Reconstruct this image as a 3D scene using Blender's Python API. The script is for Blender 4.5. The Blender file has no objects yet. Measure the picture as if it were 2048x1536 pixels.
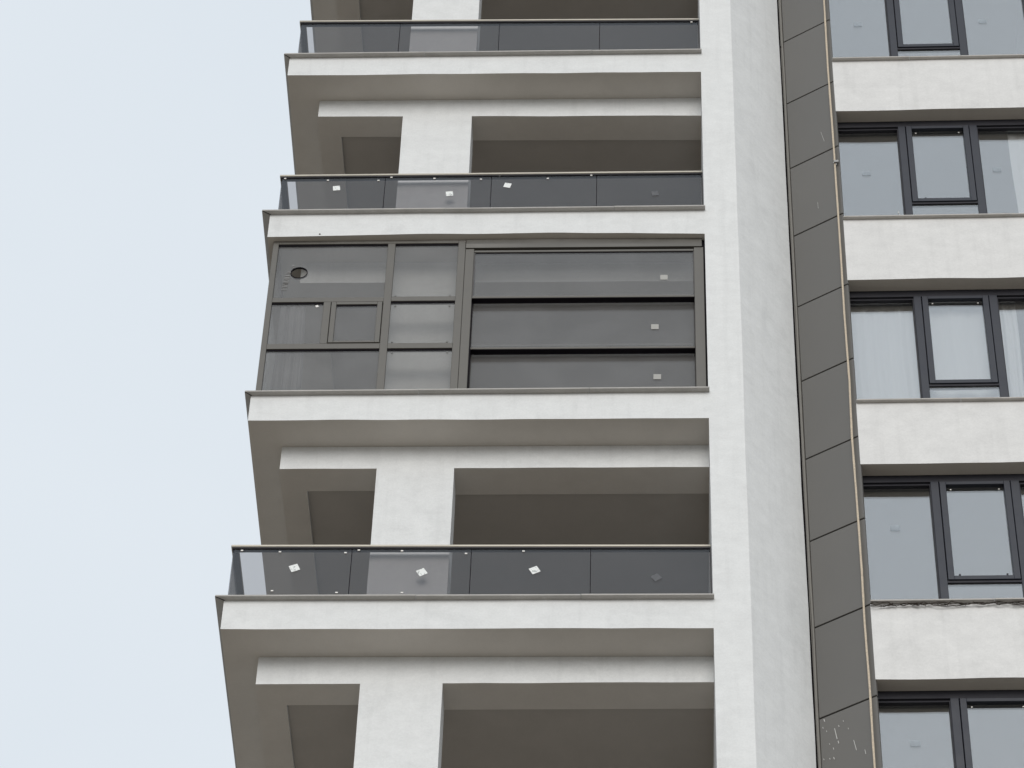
import bpy, bmesh, math, random
from mathutils import Vector, Matrix, noise
random.seed(7)
D = bpy.data
SC = bpy.context.scene
COL = SC.collection

# ------------------------------------------------------------------ camera, sky, sun, exposure
Z0 = 26.855                      # height of the lowest balcony edge in the picture above the street
cam_d = D.cameras.new('camera')
cam = D.objects.new('camera', cam_d)
COL.objects.link(cam)
R_ = Vector((0.99915806, 0.03129929, 0.02652399))
U_ = Vector((0.00609626, -0.7525998, 0.65844998))
F_ = Vector((-0.04057097, 0.65773391, 0.75215697))
m = Matrix.Identity(4)
for i in range(3):
    m[i][0], m[i][1], m[i][2] = R_[i], U_[i], -F_[i]
m.translation = Vector((0.80971, -24.93093, Z0 - 25.25518))
cam.matrix_world = m
cam_d.sensor_width = 36.0
cam_d.lens = 7100.0 / 2048.0 * 36.0
cam_d.clip_start = 0.1
cam_d.clip_end = 6000
SC.camera = cam

SUN_EL, SUN_AZ = math.radians(24), math.radians(179)
SKY_TINT = (0.797, 0.862, 0.925, 1)
w = D.worlds.new('World')
SC.world = w
w.use_nodes = True
nt = w.node_tree
nt.nodes.clear()
sky = nt.nodes.new('ShaderNodeTexSky')
sky.sky_type = 'NISHITA'
sky.sun_disc = False
sky.sun_elevation = SUN_EL
sky.sun_rotation = SUN_AZ
sky.air_density = 1.0
sky.dust_density = 4.0
bg1 = nt.nodes.new('ShaderNodeBackground')
bg1.inputs['Strength'].default_value = 0.05
nt.links.new(sky.outputs[0], bg1.inputs['Color'])
# closed, even cloud cover over that sky
tc = nt.nodes.new('ShaderNodeTexCoord')
nz = nt.nodes.new('ShaderNodeTexNoise')
nz.inputs['Scale'].default_value = 5.0
nz.inputs['Detail'].default_value = 4.0
nt.links.new(tc.outputs['Generated'], nz.inputs['Vector'])
rmp = nt.nodes.new('ShaderNodeValToRGB')
rmp.color_ramp.elements[0].position = 0.3
rmp.color_ramp.elements[0].color = (SKY_TINT[0]*.975, SKY_TINT[1]*.98, SKY_TINT[2]*.985, 1)
rmp.color_ramp.elements[1].position = 0.7
rmp.color_ramp.elements[1].color = (SKY_TINT[0]*1.03, SKY_TINT[1]*1.025, SKY_TINT[2]*1.02, 1)
nt.links.new(nz.outputs['Fac'], rmp.inputs['Fac'])
bg2 = nt.nodes.new('ShaderNodeBackground')
bg2.inputs['Strength'].default_value = 1.0
nt.links.new(rmp.outputs['Color'], bg2.inputs['Color'])
mx = nt.nodes.new('ShaderNodeMixShader')
mx.inputs['Fac'].default_value = 0.93
nt.links.new(bg1.outputs[0], mx.inputs[1])
nt.links.new(bg2.outputs[0], mx.inputs[2])
wo = nt.nodes.new('ShaderNodeOutputWorld')
nt.links.new(mx.outputs[0], wo.inputs['Surface'])

sd = D.lights.new('sun', 'SUN')
sd.energy = 1.45
sd.angle = math.radians(36)
sd.color = (1.0, 0.955, 0.89)
sun = D.objects.new('sun', sd)
COL.objects.link(sun)
sv = Vector((math.sin(SUN_AZ) * math.cos(SUN_EL), math.cos(SUN_AZ) * math.cos(SUN_EL), math.sin(SUN_EL)))
sun.rotation_euler = sv.to_track_quat('Z', 'Y').to_euler()
sun.location = (-10, -30, 70)

vs = SC.view_settings
vs.view_transform = 'Standard'
vs.look = 'None'
vs.gamma = 1.0
vs.exposure = 0.0
vs.use_curve_mapping = False
SC.cycles.max_bounces = 6
SC.cycles.diffuse_bounces = 4
SC.cycles.transparent_max_bounces = 12
SC.cycles.glossy_bounces = 3
SC.cycles.transmission_bounces = 4
SC.cycles.caustics_reflective = False
SC.cycles.caustics_refractive = False

# ------------------------------------------------------------------ materials
def mat(name):
    mt = D.materials.new(name)
    mt.use_nodes = True
    t = mt.node_tree
    return mt, t, t.nodes['Principled BSDF']

def plaster(name, col, lo=.93, grain=.05, bump=.12, stain=.0, rough=.92):
    mt, t, b = mat(name)
    N, L = t.nodes, t.links
    g = N.new('ShaderNodeNewGeometry')
    n1 = N.new('ShaderNodeTexNoise'); n1.inputs['Scale'].default_value = 2.6; n1.inputs['Detail'].default_value = 5; n1.inputs['Roughness'].default_value = .6
    L.new(g.outputs['Position'], n1.inputs['Vector'])
    r1 = N.new('ShaderNodeMapRange'); r1.inputs[1].default_value = .3; r1.inputs[2].default_value = .7; r1.inputs[3].default_value = lo; r1.inputs[4].default_value = 1.0
    L.new(n1.outputs['Fac'], r1.inputs[0])
    n2 = N.new('ShaderNodeTexNoise'); n2.inputs['Scale'].default_value = 42; n2.inputs['Detail'].default_value = 3; n2.inputs['Roughness'].default_value = .7
    L.new(g.outputs['Position'], n2.inputs['Vector'])
    r2 = N.new('ShaderNodeMapRange'); r2.inputs[1].default_value = .3; r2.inputs[2].default_value = .7; r2.inputs[3].default_value = 1 - grain; r2.inputs[4].default_value = 1.0 + grain * .5
    L.new(n2.outputs['Fac'], r2.inputs[0])
    # trowel drifts: wide low bands
    mp = N.new('ShaderNodeMapping'); mp.inputs['Scale'].default_value = (3.2, 3.2, 5.2)
    L.new(g.outputs['Position'], mp.inputs['Vector'])
    n3 = N.new('ShaderNodeTexNoise'); n3.inputs['Scale'].default_value = 1.6; n3.inputs['Detail'].default_value = 6; n3.inputs['Roughness'].default_value = .68
    L.new(mp.outputs['Vector'], n3.inputs['Vector'])
    r3 = N.new('ShaderNodeMapRange'); r3.inputs[1].default_value = .35; r3.inputs[2].default_value = .65; r3.inputs[3].default_value = 1 - grain * 1.1; r3.inputs[4].default_value = 1 + grain * .25
    L.new(n3.outputs['Fac'], r3.inputs[0])
    m1 = N.new('ShaderNodeMath'); m1.operation = 'MULTIPLY'
    L.new(r1.outputs[0], m1.inputs[0]); L.new(r2.outputs[0], m1.inputs[1])
    m2 = N.new('ShaderNodeMath'); m2.operation = 'MULTIPLY'
    L.new(m1.outputs[0], m2.inputs[0]); L.new(r3.outputs[0], m2.inputs[1])
    last = m2
    if stain:
        mp2 = N.new('ShaderNodeMapping'); mp2.inputs['Scale'].default_value = (7, 7, .5)
        L.new(g.outputs['Position'], mp2.inputs['Vector'])
        n4 = N.new('ShaderNodeTexNoise'); n4.inputs['Scale'].default_value = 1.5; n4.inputs['Detail'].default_value = 6
        L.new(mp2.outputs['Vector'], n4.inputs['Vector'])
        r4 = N.new('ShaderNodeMapRange'); r4.inputs[1].default_value = .52; r4.inputs[2].default_value = .75; r4.inputs[3].default_value = 1; r4.inputs[4].default_value = 1 - stain
        L.new(n4.outputs['Fac'], r4.inputs[0])
        m3 = N.new('ShaderNodeMath'); m3.operation = 'MULTIPLY'
        L.new(m2.outputs[0], m3.inputs[0]); L.new(r4.outputs[0], m3.inputs[1])
        # sparse soiled patches with ragged outlines
        n6 = N.new('ShaderNodeTexNoise'); n6.inputs['Scale'].default_value = 1.25; n6.inputs['Detail'].default_value = 7; n6.inputs['Roughness'].default_value = .72
        L.new(g.outputs['Position'], n6.inputs['Vector'])
        r6 = N.new('ShaderNodeMapRange'); r6.inputs[1].default_value = .56; r6.inputs[2].default_value = .70; r6.inputs[3].default_value = 1; r6.inputs[4].default_value = 1 - stain * 1.4
        L.new(n6.outputs['Fac'], r6.inputs[0])
        m6 = N.new('ShaderNodeMath'); m6.operation = 'MULTIPLY'
        L.new(m3.outputs[0], m6.inputs[0]); L.new(r6.outputs[0], m6.inputs[1])
        last = m6
    c = N.new('ShaderNodeMix'); c.data_type = 'RGBA'; c.blend_type = 'MULTIPLY'; c.inputs['Factor'].default_value = 1
    c.inputs[6].default_value = (*col, 1)
    L.new(last.outputs[0], c.inputs[7])
    L.new(c.outputs[2], b.inputs['Base Color'])
    b.inputs['Roughness'].default_value = rough
    b.inputs['Specular IOR Level'].default_value = .25
    bp = N.new('ShaderNodeBump'); bp.inputs['Strength'].default_value = bump; bp.inputs['Distance'].default_value = .01
    n5 = N.new('ShaderNodeTexNoise'); n5.inputs['Scale'].default_value = 90; n5.inputs['Detail'].default_value = 2
    L.new(g.outputs['Position'], n5.inputs['Vector'])
    L.new(n5.outputs['Fac'], bp.inputs['Height'])
    L.new(bp.outputs[0], b.inputs['Normal'])
    return mt

def coated(name, col, rough=.45, metal=0., var=.04, spec=.5, scale=6., rnd=0.):
    mt, t, b = mat(name)
    N, L = t.nodes, t.links
    g = N.new('ShaderNodeNewGeometry')
    n1 = N.new('ShaderNodeTexNoise'); n1.inputs['Scale'].default_value = scale; n1.inputs['Detail'].default_value = 5
    L.new(g.outputs['Position'], n1.inputs['Vector'])
    r1 = N.new('ShaderNodeMapRange'); r1.inputs[1].default_value = .3; r1.inputs[2].default_value = .7; r1.inputs[3].default_value = 1 - var; r1.inputs[4].default_value = 1 + var
    L.new(n1.outputs['Fac'], r1.inputs[0])
    last = r1.outputs[0]
    if rnd:
        oi = N.new('ShaderNodeObjectInfo')
        rr = N.new('ShaderNodeMapRange'); rr.inputs[3].default_value = 1 - rnd; rr.inputs[4].default_value = 1 + rnd
        L.new(oi.outputs['Random'], rr.inputs[0])
        mm = N.new('ShaderNodeMath'); mm.operation = 'MULTIPLY'
        L.new(last, mm.inputs[0]); L.new(rr.outputs[0], mm.inputs[1])
        last = mm.outputs[0]
    c = N.new('ShaderNodeMix'); c.data_type = 'RGBA'; c.blend_type = 'MULTIPLY'; c.inputs['Factor'].default_value = 1
    c.inputs[6].default_value = (*col, 1)
    L.new(last, c.inputs[7])
    L.new(c.outputs[2], b.inputs['Base Color'])
    r2 = N.new('ShaderNodeMapRange'); r2.inputs[1].default_value = .3; r2.inputs[2].default_value = .7; r2.inputs[3].default_value = max(.02, rough - .06); r2.inputs[4].default_value = min(1, rough + .06)
    L.new(n1.outputs['Fac'], r2.inputs[0])
    L.new(r2.outputs[0], b.inputs['Roughness'])
    b.inputs['Metallic'].default_value = metal
    b.inputs['Specular IOR Level'].default_value = spec
    return mt

def glass(name, tint, dcol=(.54, .545, .56), refl=None, rcol=(1, 1, 1), ior=1.5, rough=.0, wave=.0, dust_haze=.0, wscale=1.3):
    """window glass: tinted see-through body under a clear, mirror-like surface"""
    mt, t, b = mat(name)
    N, L = t.nodes, t.links
    N.remove(b)
    out = [n for n in N if n.type == 'OUTPUT_MATERIAL'][0]
    tr = N.new('ShaderNodeBsdfTransparent'); tr.inputs['Color'].default_value = (*tint, 1)
    gl = N.new('ShaderNodeBsdfGlossy'); gl.inputs['Color'].default_value = (*rcol, 1); gl.inputs['Roughness'].default_value = rough
    g = N.new('ShaderNodeNewGeometry')
    dt = N.new('ShaderNodeVectorMath'); dt.operation = 'DOT_PRODUCT'
    L.new(g.outputs['Normal'], dt.inputs[0]); L.new(g.outputs['Incoming'], dt.inputs[1])
    ab = N.new('ShaderNodeMath'); ab.operation = 'ABSOLUTE'; L.new(dt.outputs['Value'], ab.inputs[0])
    om = N.new('ShaderNodeMath'); om.operation = 'SUBTRACT'; om.inputs[0].default_value = 1; L.new(ab.outputs[0], om.inputs[1])
    pw = N.new('ShaderNodeMath'); pw.operation = 'POWER'; pw.inputs[1].default_value = 5; L.new(om.outputs[0], pw.inputs[0])
    mr = N.new('ShaderNodeMapRange'); mr.inputs[1].default_value = 0; mr.inputs[2].default_value = 1; mr.inputs[3].default_value = .04 if refl is None else refl; mr.inputs[4].default_value = 1
    L.new(pw.outputs[0], mr.inputs[0]); fac = mr.outputs[0]
    mxs = N.new('ShaderNodeMixShader')
    L.new(fac, mxs.inputs[0]); L.new(tr.outputs[0], mxs.inputs[1]); L.new(gl.outputs[0], mxs.inputs[2])
    last = mxs
    if wave:
        n1 = N.new('ShaderNodeTexNoise'); n1.inputs['Scale'].default_value = wscale; n1.inputs['Detail'].default_value = 1
        L.new(g.outputs['Position'], n1.inputs['Vector'])
        bp = N.new('ShaderNodeBump'); bp.inputs['Strength'].default_value = wave; bp.inputs['Distance'].default_value = .02
        L.new(n1.outputs['Fac'], bp.inputs['Height'])
        L.new(bp.outputs[0], gl.inputs['Normal'])
    if dust_haze:  # diffuse veil: dirty film plus haze of reflected sky put into the colour
        n2 = N.new('ShaderNodeTexNoise'); n2.inputs['Scale'].default_value = 2.2; n2.inputs['Detail'].default_value = 7
        L.new(g.outputs['Position'], n2.inputs['Vector'])
        r2 = N.new('ShaderNodeMapRange'); r2.inputs[1].default_value = .4; r2.inputs[2].default_value = .75; r2.inputs[3].default_value = dust_haze * .72; r2.inputs[4].default_value = dust_haze
        L.new(n2.outputs['Fac'], r2.inputs[0])
        df = N.new('ShaderNodeBsdfDiffuse'); df.inputs['Color'].default_value = (*dcol, 1)
        mx2 = N.new('ShaderNodeMixShader')
        L.new(r2.outputs[0], mx2.inputs[0]); L.new(mxs.outputs[0], mx2.inputs[1]); L.new(df.outputs[0], mx2.inputs[2])
        last = mx2
    L.new(last.outputs[0], out.inputs['Surface'])
    return mt

def cloth(name, col, tr=.4):
    mt, t, b = mat(name)
    N, L = t.nodes, t.links
    out = [n for n in N if n.type == 'OUTPUT_MATERIAL'][0]
    b.inputs['Base Color'].default_value = (*col, 1)
    b.inputs['Roughness'].default_value = .9
    tl = N.new('ShaderNodeBsdfTranslucent'); tl.inputs['Color'].default_value = (*col, 1)
    g = N.new('ShaderNodeNewGeometry')
    wv = N.new('ShaderNodeTexNoise'); wv.inputs['Scale'].default_value = 60; wv.inputs['Detail'].default_value = 2
    L.new(g.outputs['Position'], wv.inputs['Vector'])
    rr = N.new('ShaderNodeMapRange'); rr.inputs[3].default_value = tr * .8; rr.inputs[4].default_value = tr * 1.2
    L.new(wv.outputs['Fac'], rr.inputs[0])
    mm = N.new('ShaderNodeMixShader')
    L.new(rr.outputs[0], mm.inputs[0]); L.new(b.outputs[0], mm.inputs[1]); L.new(tl.outputs[0], mm.inputs[2])
    L.new(mm.outputs[0], out.inputs['Surface'])
    return mt

def paper(name, base, ink, thr=.56):
    mt, t, b = mat(name)
    N, L = t.nodes, t.links
    g = N.new('ShaderNodeNewGeometry')
    n1 = N.new('ShaderNodeTexNoise'); n1.inputs['Scale'].default_value = 55; n1.inputs['Detail'].default_value = 2
    L.new(g.outputs['Position'], n1.inputs['Vector'])
    r = N.new('ShaderNodeValToRGB')
    r.color_ramp.elements[0].position = thr; r.color_ramp.elements[0].color = (*base, 1)
    r.color_ramp.elements[1].position = thr + .1; r.color_ramp.elements[1].color = (*ink, 1)
    L.new(n1.outputs['Fac'], r.inputs['Fac'])
    L.new(r.outputs['Color'], b.inputs['Base Color'])
    b.inputs['Roughness'].default_value = .7
    return mt

M = {}
M['white'] = plaster('white_render', (.80, .812, .816), lo=.95, grain=.05, bump=.14, stain=.06)
M['white2'] = plaster('white_render_wing', (.775, .773, .768), lo=.945, grain=.05, bump=.14, stain=.06)
M['soffit'] = plaster('shade_tinted_soffit', (.68, .645, .60), lo=.94, grain=.02, bump=.05)  # white paint, darkened and warmed in colour for underside shade and ground bounce
M['ceiling'] = plaster('shade_tinted_ceiling', (.48, .45, .415), lo=.93, grain=.02, bump=.04)  # base colour darkened to carry the shade of the recess
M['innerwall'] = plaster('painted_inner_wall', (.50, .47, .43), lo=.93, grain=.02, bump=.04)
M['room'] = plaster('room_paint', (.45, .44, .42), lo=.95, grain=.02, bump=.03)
M['floor'] = plaster('balcony_floor', (.33, .31, .29), lo=.9, grain=.06)
M['coping'] = plaster('coping_stone', (.50, .485, .465), lo=.88, grain=.08, bump=.08, rough=.7)
M['sill'] = plaster('sill_stone', (.52, .50, .475), lo=.88, grain=.08, bump=.08, rough=.7)
M['panel'] = coated('taupe_composite_panel', (.133, .128, .120), rough=.45, var=.03, scale=1.4, rnd=.035)
M['trim'] = coated('pale_taupe_trim', (.20, .19, .172), rough=.5)
M['gap'] = coated('black_joint', (.012, .01, .014), rough=.8, spec=.1)
M['bronze'] = coated('bronze_aluminium', (.102, .096, .085), rough=.42, var=.05, scale=9)
M['bronze_dk'] = coated('dark_bronze_channel', (.05, .045, .045), rough=.5)
M['champagne'] = coated('champagne_aluminium', (.46, .43, .37), rough=.38, var=.06, metal=.25)
M['rail_dk'] = coated('black_handrail_channel', (.03, .028, .036), rough=.5)
M['anth'] = coated('anthracite_aluminium', (.022, .026, .039), rough=.45, var=.06, spec=.35)
M['anth_in'] = coated('anthracite_gasket_and_shade', (.018, .018, .026), rough=.7)
M['smoke'] = glass('smoked_railing_glass', (.765, .755, .755), refl=.05, rcol=(.90, .95, 1.0), dust_haze=.03, dcol=(.50, .52, .56))
M['encl'] = glass('smoked_enclosure_glass', (.815, .81, .80), refl=.052, dust_haze=.15)
M['win'] = glass('coated_window_glass', (.965, .97, .97), refl=.285, rcol=(.965, .985, 1.0), dust_haze=.015)
M['curtain'] = cloth('white_sheer', (.96, .965, .965), .35)
M['sheet'] = cloth('grey_sheet', (.42, .42, .43), .35)
M['paper'] = paper('white_label', (.84, .86, .85), (.42, .45, .45))
M['paper_w'] = paper('pale_label', (.40, .395, .375), (.36, .355, .34), .7)
M['residue'] = glass('label_residue', (.86, .86, .87), refl=.02, dust_haze=.45, rough=.4)
M['residue_dk'] = paper('dull_label', (.10, .105, .115), (.13, .13, .14))
M['residue_win'] = glass('label_seen_through_glass', (.80, .82, .83), refl=.22, rough=.0)
M['clip'] = coated('white_plastic', (.85, .83, .80), rough=.4)
M['rope'] = coated('tan_rope', (.60, .515, .405), rough=.9, var=.22, scale=90, spec=.1)
M['steel'] = coated('grey_steel', (.28, .28, .28), rough=.4, metal=.6)
M['twig'] = coated('dark_brown_twig', (.060, .050, .044), rough=.9, var=.3, scale=40, spec=.1)
M['splash'] = coated('white_paint_splash', (.62, .62, .60), rough=.7)
M['marker'] = coated('pale_marker', (.42, .42, .42), rough=.7)
M['bolt'] = coated('dull_bolt', (.16, .16, .155), rough=.5)

# ------------------------------------------------------------------ mesh helpers
class MB:
    def __init__(s):
        s.v, s.f = [], []
    def add(s, vs_, fs):
        o = len(s.v)
        s.v += [tuple(v) for v in vs_]
        s.f += [tuple(i + o for i in f) for f in fs]
        return s
    def box(s, x0, x1, y0, y1, z0, z1):
        vs_ = [(x0, y0, z0), (x1, y0, z0), (x1, y1, z0), (x0, y1, z0), (x0, y0, z1), (x1, y0, z1), (x1, y1, z1), (x0, y1, z1)]
        return s.add(vs_, [(0, 3, 2, 1), (4, 5, 6, 7), (0, 1, 5, 4), (1, 2, 6, 5), (2, 3, 7, 6), (3, 0, 4, 7)])
    def hexa(s, bot, top):
        return s.add(list(bot) + list(top), [(0, 3, 2, 1), (4, 5, 6, 7), (0, 1, 5, 4), (1, 2, 6, 5), (2, 3, 7, 6), (3, 0, 4, 7)])
    def prism(s, poly, z0, z1):
        n = len(poly)
        vs_ = [(x, y, z0) for x, y in poly] + [(x, y, z1) for x, y in poly]
        fs = [tuple(range(n))[::-1], tuple(range(n, 2 * n))] + [(i, (i + 1) % n, n + (i + 1) % n, n + i) for i in range(n)]
        return s.add(vs_, fs)
    def tube(s, pts, rad, n=6):
        pts = [Vector(p) for p in pts]
        rings = []
        for i, p in enumerate(pts):
            d = (pts[min(i + 1, len(pts) - 1)] - pts[max(i - 1, 0)]).normalized()
            a = d.cross(Vector((0, 1, 0)) if abs(d.y) < .9 else Vector((1, 0, 0))).normalized()
            b = d.cross(a)
            r = rad[i] if isinstance(rad, (list, tuple)) else rad
            rings.append([p + a * math.cos(2 * math.pi * k / n) * r + b * math.sin(2 * math.pi * k / n) * r for k in range(n)])
        vs_ = [v for r in rings for v in r]
        fs = []
        for i in range(len(pts) - 1):
            for k in range(n):
                fs.append((i * n + k, i * n + (k + 1) % n, (i + 1) * n + (k + 1) % n, (i + 1) * n + k))
        fs.append(tuple(range(n))[::-1]); fs.append(tuple((len(pts) - 1) * n + k for k in range(n)))
        return s.add(vs_, fs)
    def disc(s, c, r, y0, y1, n=12):
        vs_ = [(c[0] + r * math.cos(2 * math.pi * k / n), y, c[1] + r * math.sin(2 * math.pi * k / n)) for y in (y0, y1) for k in range(n)]
        fs = [tuple(range(n)), tuple(range(n, 2 * n))[::-1]] + [(k, k + n, (k + 1) % n + n, (k + 1) % n) for k in range(n)]
        return s.add(vs_, fs)
    def map(s, fn):
        s.v = [tuple(fn(*v)) for v in s.v]
        return s

def wloc(o):
    v = Vector((0, 0, 0))
    while o is not None:
        v += o.location
        o = o.parent
    return v

def build(name, mb, material, parent=None, label=None, bevel=0, smooth=False, origin=None):
    """one mesh object; coordinates are metres with z = 0 at the lowest balcony edge in the picture"""
    base = wloc(parent) if parent else Vector((0, 0, 0))
    me = D.meshes.new(name)
    o = D.objects.new(name, me)
    COL.objects.link(o)
    off = Vector((0, 0, 0))
    if parent is None and origin is not None:
        off = Vector((origin[0], origin[1], origin[2] + Z0))
        o.location = off
    me.from_pydata([(v[0] - base.x - off.x, v[1] - base.y - off.y, v[2] + Z0 - base.z - off.z) for v in mb.v], [], mb.f)
    me.update()
    bm = bmesh.new(); bm.from_mesh(me)
    bmesh.ops.recalc_face_normals(bm, faces=bm.faces)
    if bevel:
        ed = [e for e in bm.edges if len(e.link_faces) == 2 and e.calc_face_angle(0) > .6]
        bmesh.ops.bevel(bm, geom=ed, offset=bevel, segments=1, affect='EDGES', clamp_overlap=True)
    bm.to_mesh(me); bm.free()
    if smooth:
        for p in me.polygons: p.use_smooth = True
    me.materials.append(M[material])
    if parent: o.parent = parent
    if label: o['label'] = label
    return o

def empty(name, loc, label, cat, group=None):
    o = D.objects.new(name, None)
    COL.objects.link(o)
    o.location = (loc[0], loc[1], loc[2] + Z0)
    o['label'] = label; o['category'] = cat
    if group: o['group'] = group
    return o

def tag(o, label, cat, group=None):
    o['label'] = label; o['category'] = cat
    if group: o['group'] = group
    return o

def nz1(x, s, a):
    return a * noise.noise(Vector((x, s * 7.31, s * 3.7)))

H = 3.1
# ------------------------------------------------------------------ ground
gm = plaster('dusty_paving', (.30, .268, .228), lo=.75, grain=.12)
M['ground'] = gm
g = build('ground', MB().add([(-3000, -3000, -Z0), (3000, -3000, -Z0), (3000, 3000, -Z0), (-3000, 3000, -Z0)], [(0, 1, 2, 3)]), 'ground')
g['kind'] = 'structure'

# ------------------------------------------------------------------ the tower block
B = empty('apartment_building', (0, 3, -Z0), 'tall white rendered apartment block with open balconies, taupe cladding strip and dark framed windows', 'building')

XR, XP = 1.363, 1.736            # balcony side wall, outer pillar edge
# per storey: coping left x, fascia left x, coping top z, soffit z, beam underside z, beam front y
#        k:  (xcl,    xfl,    ztop_l, ztop_r, zs_l,  zs_r,  zb_l,  zb_r,   yb,   xbeam,  c1,    c2,   yiR,  yiL,   xi)
F = {
    4: (-3.62, -3.545, .00, .00, -.425, -.43, -.78, -.79, .385, -3.20, -2.165, -1.345, .755, .69, -2.915),
    3: (-3.614, -3.550, -.075, -.060, -.439, -.451, -.755, -.805, .381, -3.19, -2.178, -1.357, .742, .685, -2.931),
    2: (-3.637, -3.550, .015, .034, -.403, -.409, -.76, -.775, .384, -3.185, -2.165, -1.343, .755, .695, -2.915),
    1: (-3.575, -3.513, .010, .028, -.404, -.408, -.752, -.754, .382, -3.178, -2.148, -1.328, .765, .705, -2.907),
    0: (-3.615, -3.529, .007, .002, -.416, -.425, -.795, -.783, .394, -3.178, -2.139, -1.321, .772, .697, -2.891),
    -1: (-3.615, -3.535, .0, .0, -.418, -.42, -.785, -.783, .39, -3.18, -2.135, -1.32, .77, .697, -2.89),
    -2: (-3.615, -3.535, .0, .0, -.418, -.42, -.785, -.783, .39, -3.18, -2.135, -1.32, .77, .697, -2.89),
}
SOFF_WAVE = {2: [(-3.55, 0), (-2.6, .018), (-1.4, .034), (-.3, .047), (.5, .028), (1.363, 0)]}
def wave_at(k, x):
    if k not in SOFF_WAVE: return 0
    p = SOFF_WAVE[k]
    for (a, za), (b, zb) in zip(p, p[1:]):
        if a <= x <= b: return za + (zb - za) * (x - a) / (b - a)
    return 0
CP = .022                        # coping thickness
YD = 3.0                         # wall behind the balconies

for k in sorted(F):
    xcl, xfl, ztl, ztr, zsl, zsr, zbl, zbr, yb, xb, c1, c2, yiR, yiL, xi = F[k]
    zk = k * H
    # slab with its upstand, plastered by hand: edges wander a few millimetres
    n = 28
    mb = MB()
    ring = []
    for i in range(n + 1):
        t = i / n
        x = xfl + (XR - xfl) * t
        fade = min(1, 6 * (1 - t)) * min(1, 6 * t + .3)
        jz = nz1(x * 1.7, k + 3.3, .011) * fade + wave_at(k, x) * .8
        jy = nz1(x * 1.3, k + 9.1, .008) * min(1, 6 * (1 - t))
        zt = zk + ztl + (ztr - ztl) * t - CP
        zs = zk + zsl + (zsr - zsl) * t
        ring.append([(x, jy, zs + jz), (x, jy * .5, zt), (x, .55, zt), (x, .55, zk - .06), (x, YD, zk - .06), (x, YD, zs), (x, .2, zs)])
    vs_ = [v for r in ring for v in r]
    q = 7
    fs = []
    for i in range(n):
        for j in range(q):
            fs.append((i * q + j, (i + 1) * q + j, (i + 1) * q + (j + 1) % q, i * q + (j + 1) % q))
    fs.append(tuple(range(q))); fs.append(tuple(n * q + j for j in range(q))[::-1])
    mb.add(vs_, fs)
    slab = build('balcony_slab', mb, 'white', B)
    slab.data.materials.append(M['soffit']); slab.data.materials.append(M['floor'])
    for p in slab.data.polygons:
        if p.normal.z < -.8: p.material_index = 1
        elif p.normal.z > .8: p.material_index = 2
    # coping: thin stone lengths with joints, overhanging front and left side
    e = .06
    xs = [xcl] + {3: [-1.93, .07], 2: [-1.55, .35], 1: [-1.72, .1], 0: [-1.60, .05]}.get(k, [-1.6, .2]) + [XR + .012]
    for i in range(len(xs) - 1):
        a, b = xs[i], xs[i + 1] - (.004 if i < len(xs) - 2 else 0)
        za = zk + ztl + (ztr - ztl) * (a - xcl) / (XR - xcl)
        zb_ = zk + ztl + (ztr - ztl) * (b - xcl) / (XR - xcl)
        jog = random.uniform(-.003, .003)
        xin = a if i else xfl + .02     # mitre with the side length
        mbc = MB().hexa([(a, -e + jog, za - CP), (b, -e + jog, zb_ - CP), (b, .16, zb_ - CP), (xin + (.2 if i == 0 else 0), .16, za - CP)],
                        [(a, -e + jog, za), (b, -e + jog, zb_), (b, .16, zb_), (xin + (.2 if i == 0 else 0), .16, za)])
        build('coping', mbc, 'coping', slab, bevel=.003)
    za = zk + ztl - .001
    mbc = MB().hexa([(xcl - .001, -e + .006, za - CP), (xfl + .215, .163, za - CP), (xfl + .215, YD - .02, za - CP), (xcl - .001, YD - .02, za - CP)],
                    [(xcl - .001, -e + .006, za), (xfl + .215, .163, za), (xfl + .215, YD - .02, za), (xcl - .001, YD - .02, za)])
    build('coping', mbc, 'coping', slab, bevel=.003)
    # dark mastic line along the mitre
    build('mitre_joint', MB().hexa([(xcl + .002, -e + .003, za - CP - .0015), (xcl + .006, -e + .001, za - CP - .0015), (xfl + .012, -.006, za - CP - .0015), (xfl + .004, .0, za - CP - .0015)],
                                   [(xcl + .002, -e + .003, za - .004), (xcl + .006, -e + .001, za - .004), (xfl + .012, -.006, za - .004), (xfl + .004, .0, za - .004)]), 'gap', slab)
    # perimeter beam below the soffit: front run and return along the left edge
    def bz(x): return zk + zbl + (zbr - zbl) * (x - xb) / (XR - xb)
    def sz(x): return zk + zsl + (zsr - zsl) * (x - xfl) / (XR - xfl)
    nb = 18
    mbb = MB(); ring = []
    for i in range(nb + 1):
        t = i / nb
        x = xb + (XR - xb) * t
        yi = yiL if x < (c1 + c2) / 2 else yiR
        j = nz1(x * 1.9, k + 21.7, .010) * min(1, 8 * t) * min(1, 8 * (1 - t)) * (0 if c1 - .12 < x < c2 + .12 else 1)
        ring.append([(x, yb, bz(x) + j), (x, yb, sz(x) - .003), (x, yi, sz(x) - .003), (x, yi, bz(x))])
    vs_ = [v for r in ring for v in r]; fs = []
    for i in range(nb):
        for j in range(4):
            fs.append((i * 4 + j, (i + 1) * 4 + j, (i + 1) * 4 + (j + 1) % 4, i * 4 + (j + 1) % 4))
    fs.append((0, 1, 2, 3)); fs.append(tuple(nb * 4 + j for j in range(4))[::-1])
    mbb.add(vs_, fs)
    beam = build('perimeter_beam', mbb, 'white', B)
    mbr = MB().hexa([(xb, yiL, bz(xb)), (xi, yiL, bz(xi)), (xi + .02, YD, bz(xi)), (xb + .02, YD, bz(xb))],
                    [(xb, yiL, sz(xb) - .003), (xi, yiL, sz(xi) - .003), (xi + .02, YD, sz(xi) - .003), (xb + .02, YD, sz(xb) - .003)])
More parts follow.
